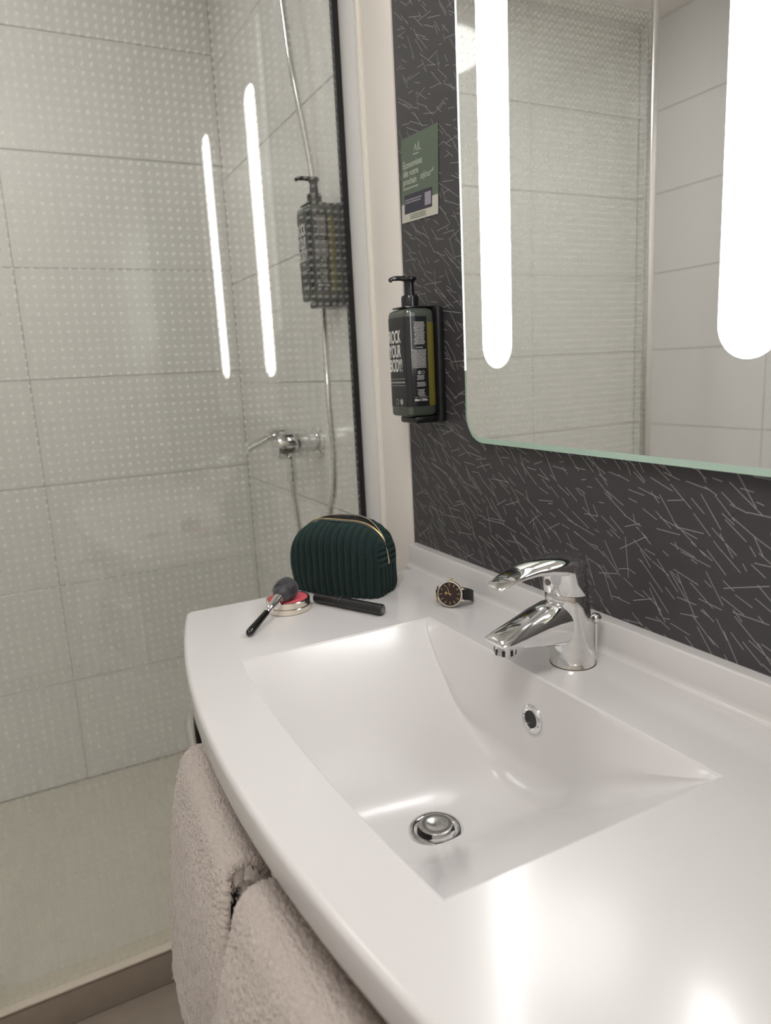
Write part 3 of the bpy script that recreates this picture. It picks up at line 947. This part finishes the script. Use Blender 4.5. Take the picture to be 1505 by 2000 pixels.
# ------------------------------------------------------------------ powder compact
cmp_ = empty('blush_compact', (0.1180, -0.3030, CZ))
tag(cmp_, 'open pale-gold round compact of pink blush lying beside the green bag', 'make-up compact')
lathe('case', [(0.0340, 0.0002), (0.0352, 0.0012), (0.0355, 0.0088), (0.0348, 0.0095), (0.0348, 0.0100), (0.0355, 0.0107), (0.0355, 0.0190), (0.0345, 0.0200), (0.0318, 0.0200), (0.0316, 0.0188)], M['palegold'], cmp_, 72)
lathe('powder_pan', [(0.0005, 0.0193), (0.0312, 0.0192), (0.0316, 0.0188), (0.0316, 0.016)], M['blush'], cmp_, 64, sharp=60)
lathe('seam', [(0.0349, 0.0094), (0.0350, 0.0101)], M['dark'], cmp_, 64, caps=False)

# ------------------------------------------------------------------ powder brush leaning on the compact
tip = Vector((0.2009, -0.3932, 0.0062)); end = Vector((0.1085, -0.2905, 0.0405))
br = empty('powder_brush', (tip.x, tip.y, CZ))
tag(br, 'black-handled make-up brush resting on the open blush compact', 'make-up brush')
ax = (end - tip).normalized(); Lb = (end - tip).length
og = (0, 0, tip.z)
lathe('handle', [(0.0005, -0.0055), (0.0036, -0.0040), (0.0056, 0.0), (0.0060, 0.006), (0.0052, 0.030), (0.0047, 0.052), (0.0047, 0.060)], M['lacquer'], br, 28, og, ax, sharp=60)
lathe('ferrule', [(0.0050, 0.054), (0.0054, 0.055), (0.0054, 0.0590), (0.0047, 0.0598), (0.0047, 0.0612), (0.0056, 0.0625), (0.0058, 0.068), (0.0082, 0.094), (0.0086, 0.096), (0.0080, 0.0962)], M['chrome'], br, 32, og, ax, sharp=40)
# bristle head: dense tuft of tapered hairs on a core
bh = lathe('bristle_core', [(0.0078, 0.093), (0.0135, 0.101), (0.0178, 0.112), (0.0190, 0.122), (0.0172, 0.131), (0.0105, 0.1375), (0.0006, 0.139)], M['bristle'], br, 32, og, ax, sharp=80)
a_, b_ = frame(ax)
vs, fs = [], []
for q in range(2600):
    ang = SEED.uniform(0, 2 * PI); rr = math.sqrt(SEED.random())
    root = a_ * math.cos(ang) * rr * 0.0078 + b_ * math.sin(ang) * rr * 0.0078 + ax * 0.095
    spread = 0.0208 * rr * SEED.uniform(0.92, 1.06)
    ang2 = ang + SEED.uniform(-0.25, 0.25)
    ln = 0.0430 - 0.018 * rr ** 2.4 + SEED.uniform(-0.0022, 0.0016)
    tipp = a_ * math.cos(ang2) * spread + b_ * math.sin(ang2) * spread + ax * (0.095 + ln)
    midp = root.lerp(tipp, 0.55) + (a_ * math.cos(ang) + b_ * math.sin(ang)) * 0.0036 * rr
    side = (a_ * math.sin(ang) - b_ * math.cos(ang)) * 0.00030
    k = len(vs)
    vs += [root - side, root + side, midp - side, midp + side, tipp]
    fs += [(k, k + 1, k + 3, k + 2), (k + 2, k + 3, k + 4)]
me = bpy.data.meshes.new('bristles')
me.from_pydata([tuple(v + Vector(og)) for v in vs], [], fs)
o = link('bristles', me, M['bristle'], bh)
o['kind'] = 'stuff'

# ------------------------------------------------------------------ mascara tube
ma, mb = Vector((0.1135, -0.2535, 0.0093)), Vector((0.2345, -0.1915, 0.0093))
mdir = (mb - ma).normalized(); ml = (mb - ma).length
mas = empty('mascara_tube', (ma.x, ma.y, CZ))
tag(mas, 'black textured mascara tube lying in front of the green bag', 'mascara')
og = (0, 0, ma.z)
def textured(name, h0, h1, r, parent):
    n, m = 48, int((h1 - h0) / 0.0011)
    a, b = frame(mdir)
    rings = []
    for i in range(m + 1):
        h = h0 + (h1 - h0) * i / m
        edge = min(i, m - i)
        ring = []
        for k in range(n):
            ph = 2 * PI * k / n
            dot = max(0, math.sin(ph * 12 + (PI if False else 0))) * max(0, math.sin(h / 0.0032 * 2 * PI))
            rr = r - (0.0010 if edge == 0 else 0) + (0.00045 * dot if edge > 1 else 0)
            ring.append(Vector(og) + mdir * h + (a * math.cos(ph) + b * math.sin(ph)) * rr)
        rings.append(ring)
    return loft(name, rings, M['mascara'], parent, sharp=60)
cap = textured('barrel', 0.0, ml * 0.40, 0.0081, mas)
cap = textured('cap', ml * 0.405, ml, 0.0086, mas)
a_, b_ = frame(mdir)
pts = []
for k in range(28):
    a0, a1 = 2 * PI * k / 28, 2 * PI * (k + 1) / 28
    for ro, ri in ((0.0058, 0.0050),):
        pts.append([Vector(og) + mdir * (ml + 0.0002) + (a_ * math.cos(t) + b_ * math.sin(t)) * r for t, r in ((a0, ro), (a1, ro), (a1, ri), (a0, ri))])
def es(p, q, wd=0.0011):
    p, q = Vector(p), Vector(q); d = (q - p).normalized(); nn = Vector((-d.y, d.x)) * wd / 2
    return [Vector(og) + mdir * (ml + 0.0003) + a_ * c.x + b_ * c.y for c in (p - nn, q - nn, q + nn, p + nn)]
pts += [es((-0.0030, 0.0028), (0.0006, 0.0030)), es((-0.0012, 0.0030), (-0.0024, -0.0026)), es((0.0028, 0.0018), (0.0006, 0.0022)), es((0.0006, 0.0022), (0.0002, -0.0028)), es((0.0002, -0.0028), (0.0030, -0.0022)), es((-0.0022, 0.0), (0.0026, 0.0))]
o = quads('emblem', pts, M['grey'], cap)
o['label'] = 'grey round emblem on the end of the cap'

# ------------------------------------------------------------------ wrist watch standing on its side
wn = Vector((0.60, -0.775, 0.20)).normalized()          # dial faces this way
wc = Vector((0.2625, -0.0865, 0.0220))
wat = empty('wristwatch', (wc.x, wc.y, CZ))
tag(wat, 'gold-rimmed wristwatch with dark dial and black strap standing by the upstand', 'watch')
og = Vector((0, 0, wc.z))
lathe('case', [(0.0165, -0.0075), (0.0190, -0.0065), (0.0204, -0.0045), (0.0206, -0.0005), (0.0200, 0.0008), (0.0188, 0.0010), (0.0186, 0.0)], M['palegold'], wat, 64, og, wn)
dl = lathe('dial', [(0.0005, 0.0001), (0.0187, 0.0001)], M['dial'], wat, 64, og, wn, caps=False)
# in-plane axes: 'right' is level, 'up' completes; the crown (3 o'clock) points up
rt = Vector((-wn.y, wn.x, 0)).normalized(); rt = rt if rt.dot(Vector((0.5, 0.85, 0))) > 0 else -rt
up = rt.cross(wn); up = up if up.z > 0 else -up
def dp(x, y, h): return og + rt * x + up * y + wn * h
mk = []
def hand(a, r0, r1, wd, h):
    c, s = math.cos(a), math.sin(a); tx, ty = -s * wd / 2, c * wd / 2
    return [dp(c * r0 - tx, s * r0 - ty, h), dp(c * r1 - tx, s * r1 - ty, h), dp(c * r1 + tx, s * r1 + ty, h), dp(c * r0 + tx, s * r0 + ty, h)]
for k in range(12):
    mk.append(hand(2 * PI * k / 12 + 0.08, 0.0125, 0.0172, 0.0007, 0.0003))
quads('hour_marker', mk, M['gold'], dl)
quads('hand', [hand(math.radians(113), -0.003, 0.0115, 0.0007, 0.0006), hand(math.radians(166), -0.003, 0.0080, 0.0009, 0.0005)], M['gold'], dl)
quads('emblem', [hand(math.radians(175), 0.0055, 0.0085, 0.0012, 0.0003)] + [[dp(-0.0062 + dx, 0.0008 + dy, 0.0003) for dx, dy in ((-0.0004, -0.003), (0.0004, -0.003), (0.0004, 0.0036), (-0.0004, 0.0036))]], M['gold'], dl)
lathe('crown', [(0.0012, 0.0), (0.0012, 0.0012), (0.0021, 0.0014), (0.0021, 0.0036), (0.0015, 0.0042)], M['gold'], wat, 18, dp(0.001, 0.0203, -0.003), up, sharp=30)
for sx in (-1, 1):
    for sy in (-1, 1):
        tube('lug', [dp(sx * 0.0165, sy * 0.0088, -0.0035), dp(sx * 0.0205, sy * 0.0090, -0.0045), dp(sx * 0.0232, sy * 0.0090, -0.0065)], 0.0013, M['palegold'], wat, 8)
# strap: loop of leather behind the case
path = spline([(0.0205, -0.0060), (0.0265, -0.0120), (0.0290, -0.0260), (0.0215, -0.0420), (0.0040, -0.0490), (-0.0140, -0.0440), (-0.0240, -0.0300), (-0.0262, -0.0150), (-0.0212, -0.0060)], 80) if False else spline([Vector((x, h, 0)) for x, h in ((0.0205, -0.0060), (0.0265, -0.0120), (0.0290, -0.0260), (0.0215, -0.0400), (0.0040, -0.0455), (-0.0140, -0.0410), (-0.0240, -0.0290), (-0.0258, -0.0150), (-0.0212, -0.0060))], 80)
rings = []
# loop lies level: behind-direction kept horizontal
bk = Vector((-wn.x, -wn.y, 0)).normalized()
for i, p in enumerate(path):
    d = (path[min(i + 1, 80)] - path[max(i - 1, 0)]).normalized(); nn = Vector((-d.y, d.x, 0)) * 0.0011
    hw = 0.0092
    def wp(q, s):
        w_ = max(0.0, min(1.0, (-q.y - 0.006) / 0.03))
        base = og + rt * q.x + bk * (-q.y)
        zc = base.z + (0.0100 - base.z) * w_ if True else base.z
        return Vector((base.x, base.y, zc + s * hw))
    rings.append([wp(p - nn, -1), wp(p + nn, -1), wp(p + nn, 1), wp(p - nn, 1)])
loft('strap', rings, M['leather'], wat, smooth=True, sharp=40)
bkp = og + rt * (-0.0268) + bk * 0.012
box('buckle', (-0.0012, -0.0012, -0.0105), (0.0012, 0.0012, 0.0105), M['gold'], wat, bevel=0.0006, loc=(bkp.x, bkp.y, 0.0125))

# ------------------------------------------------------------------ shower fittings seen through the glass
sm = empty('shower_mixer', (-0.456, 0, CZ + 0.206))
tag(sm, 'chrome lever shower mixer on the tiled wall, blurred behind the dotted glass', 'shower mixer')
lathe('flange', [(0.0005, 0.0002), (0.040, 0.0002), (0.040, 0.004), (0.034, 0.010), (0.024, 0.012)], M['chrome'], sm, 40, (0, 0, 0), (0, -1, 0))
lathe('valve_body', [(0.024, 0.008), (0.025, 0.03), (0.035, 0.036), (0.036, 0.100), (0.031, 0.112), (0.0005, 0.114)], M['chrome'], sm, 40, (0, 0, 0), (0, -1, 0.02))
loft('lever', [[(0.024 * c, y, z0 + 0.014 * s) for c, s in [(math.cos(2 * PI * k / 20), math.sin(2 * PI * k / 20)) for k in range(20)]] for y, z0 in ((-0.080, 0.030), (-0.105, 0.030), (-0.140, 0.018), (-0.175, 0.004), (-0.186, -0.001))], M['chrome'], sm)
lathe('hose_outlet', [(0.011, 0.0), (0.011, 0.045), (0.014, 0.047), (0.014, 0.066), (0.010, 0.068)], M['chrome'], sm, 24, (0, -0.075, -0.022), (0, 0, -1))
ho = empty('shower_hose', (-0.456, -0.075, CZ + 0.116))
tag(ho, 'long ribbed chrome shower hose hanging in a loop behind the glass', 'shower hose')
hp = [(-0.456, -0.075, 0.116), (-0.454, -0.073, 0.06), (-0.440, -0.065, -0.06), (-0.405, -0.055, -0.14), (-0.360, -0.045, -0.10), (-0.3157, -0.04, 0.0508), (-0.2857, -0.04, 0.1085), (-0.2735, -0.04, 0.19), (-0.2828, -0.04, 0.3354),
      (-0.345, -0.012, 0.5233), (-0.355, -0.014, 0.7839), (-0.3603, -0.04, 0.9812), (-0.3908, -0.04, 1.1376), (-0.415, -0.045, 1.26), (-0.425, -0.05, 1.36)]
pts = [p - Vector((-0.456, -0.075, 0.116)) for p in spline(hp, 260)]
tube('hose', pts, [0.0068 + 0.0007 * (k % 2) for k in range(len(pts))], M['satin'], ho, 12)
hb = lathe('hose_bracket', [(0.022, 0.0), (0.022, 0.006), (0.012, 0.010), (0.012, 0.060)], M['chrome'], ho, 24, (0.031, 0.0745, 1.25), (0, -1, 0))

# ------------------------------------------------------------------ towels over the rail
def towel(x0, x1, zbot, seed, skew, lab, puff=0.0):
    """folded terry towel hung over the rail; profile in the y-z plane swept along x"""
    cx = (x0 + x1) / 2
    t = empty('hand_towel', (cx, -0.512, CZ - 0.14))
    tag(t, lab, 'towel', group='towels on the rail')
    rnd = random.Random(seed)
    # centre line of the cloth: from the back hem over the bar to the front hem
    def center(x):
        dy = 0.20 * (x - 0.545) ** 2
        c = [(0.021 + puff, -0.17), (0.0205 + puff, -0.08), (0.0195 + puff, -0.02 + puff), (0.0135 + puff * 0.8, 0.0105 + puff), (puff * 0.3, 0.0185 + puff), (-0.0125, 0.0125 + puff * 0.7), (-0.0225, -0.0115), (-0.034, -0.055), (-0.048, -0.16), (-0.058, zbot + 0.14)]
        return [Vector((0, y + dy, z)) for y, z in c]
    NXT, NP = 150, 190
    thk = 0.0095
    rows = []
    for i in range(NXT + 1):
        u = i / NXT
        x = x0 + (x1 - x0) * u
        cl = spline(center(x), NP)
        e = min(u, 1 - u) * (x1 - x0)
        rnde = math.sqrt(max(0.0, 1 - max(0, 1 - e / thk) ** 2))     # rounded side edges
        outer, inner_ = [], []
        for k, p in enumerate(cl):
            d = (cl[min(k + 1, NP)] - cl[max(k - 1, 0)]).normalized()
            nn = Vector((0, d.z, -d.y))                               # outward (away from the bar)
            drop = min(1.0, max(0.0, (-0.01 - p.z) / 0.08)); fold = drop * (0.004 * noise.noise(Vector((x * 14 + seed, p.y * 9, p.z * 5))) + 0.007 * noise.noise(Vector((x * 5 + seed * 3, 0, p.z * 2.5))))
            fz = rnd.gauss(0, 0.0009)
            fx = rnd.gauss(0, 0.0005) + (rnd.gauss(0, 0.0009) if i in (0, NXT) else 0)
            low = max(0.0, (k / NP - 0.52) / 0.48)
            base = p + Vector((x - cx + skew * 0.20 * u * low + fx, skew * 0.14 * u * (x1 - x0) * 3 * low ** 1.6, 0)) + nn * fold
            outer.append(base + nn * (thk * (0.12 + 0.88 * rnde) + fz))
            inner_.append(base - nn * (0.0058 * rnde))
        rows.append(outer + inner_[::-1])
    loft('cloth', rows, M['terry'], t, caps=True, smooth=True, sharp=None)
    return t
towel(0.262, 0.527, -0.430, 3, 0.22, 'white terry towel hanging from the left end of the rail', 0.004)
towel(0.574, 0.845, -0.50, 8, 0.0, 'white terry towel with a fuzzy side edge, hanging in front right of the rail', 0.013)
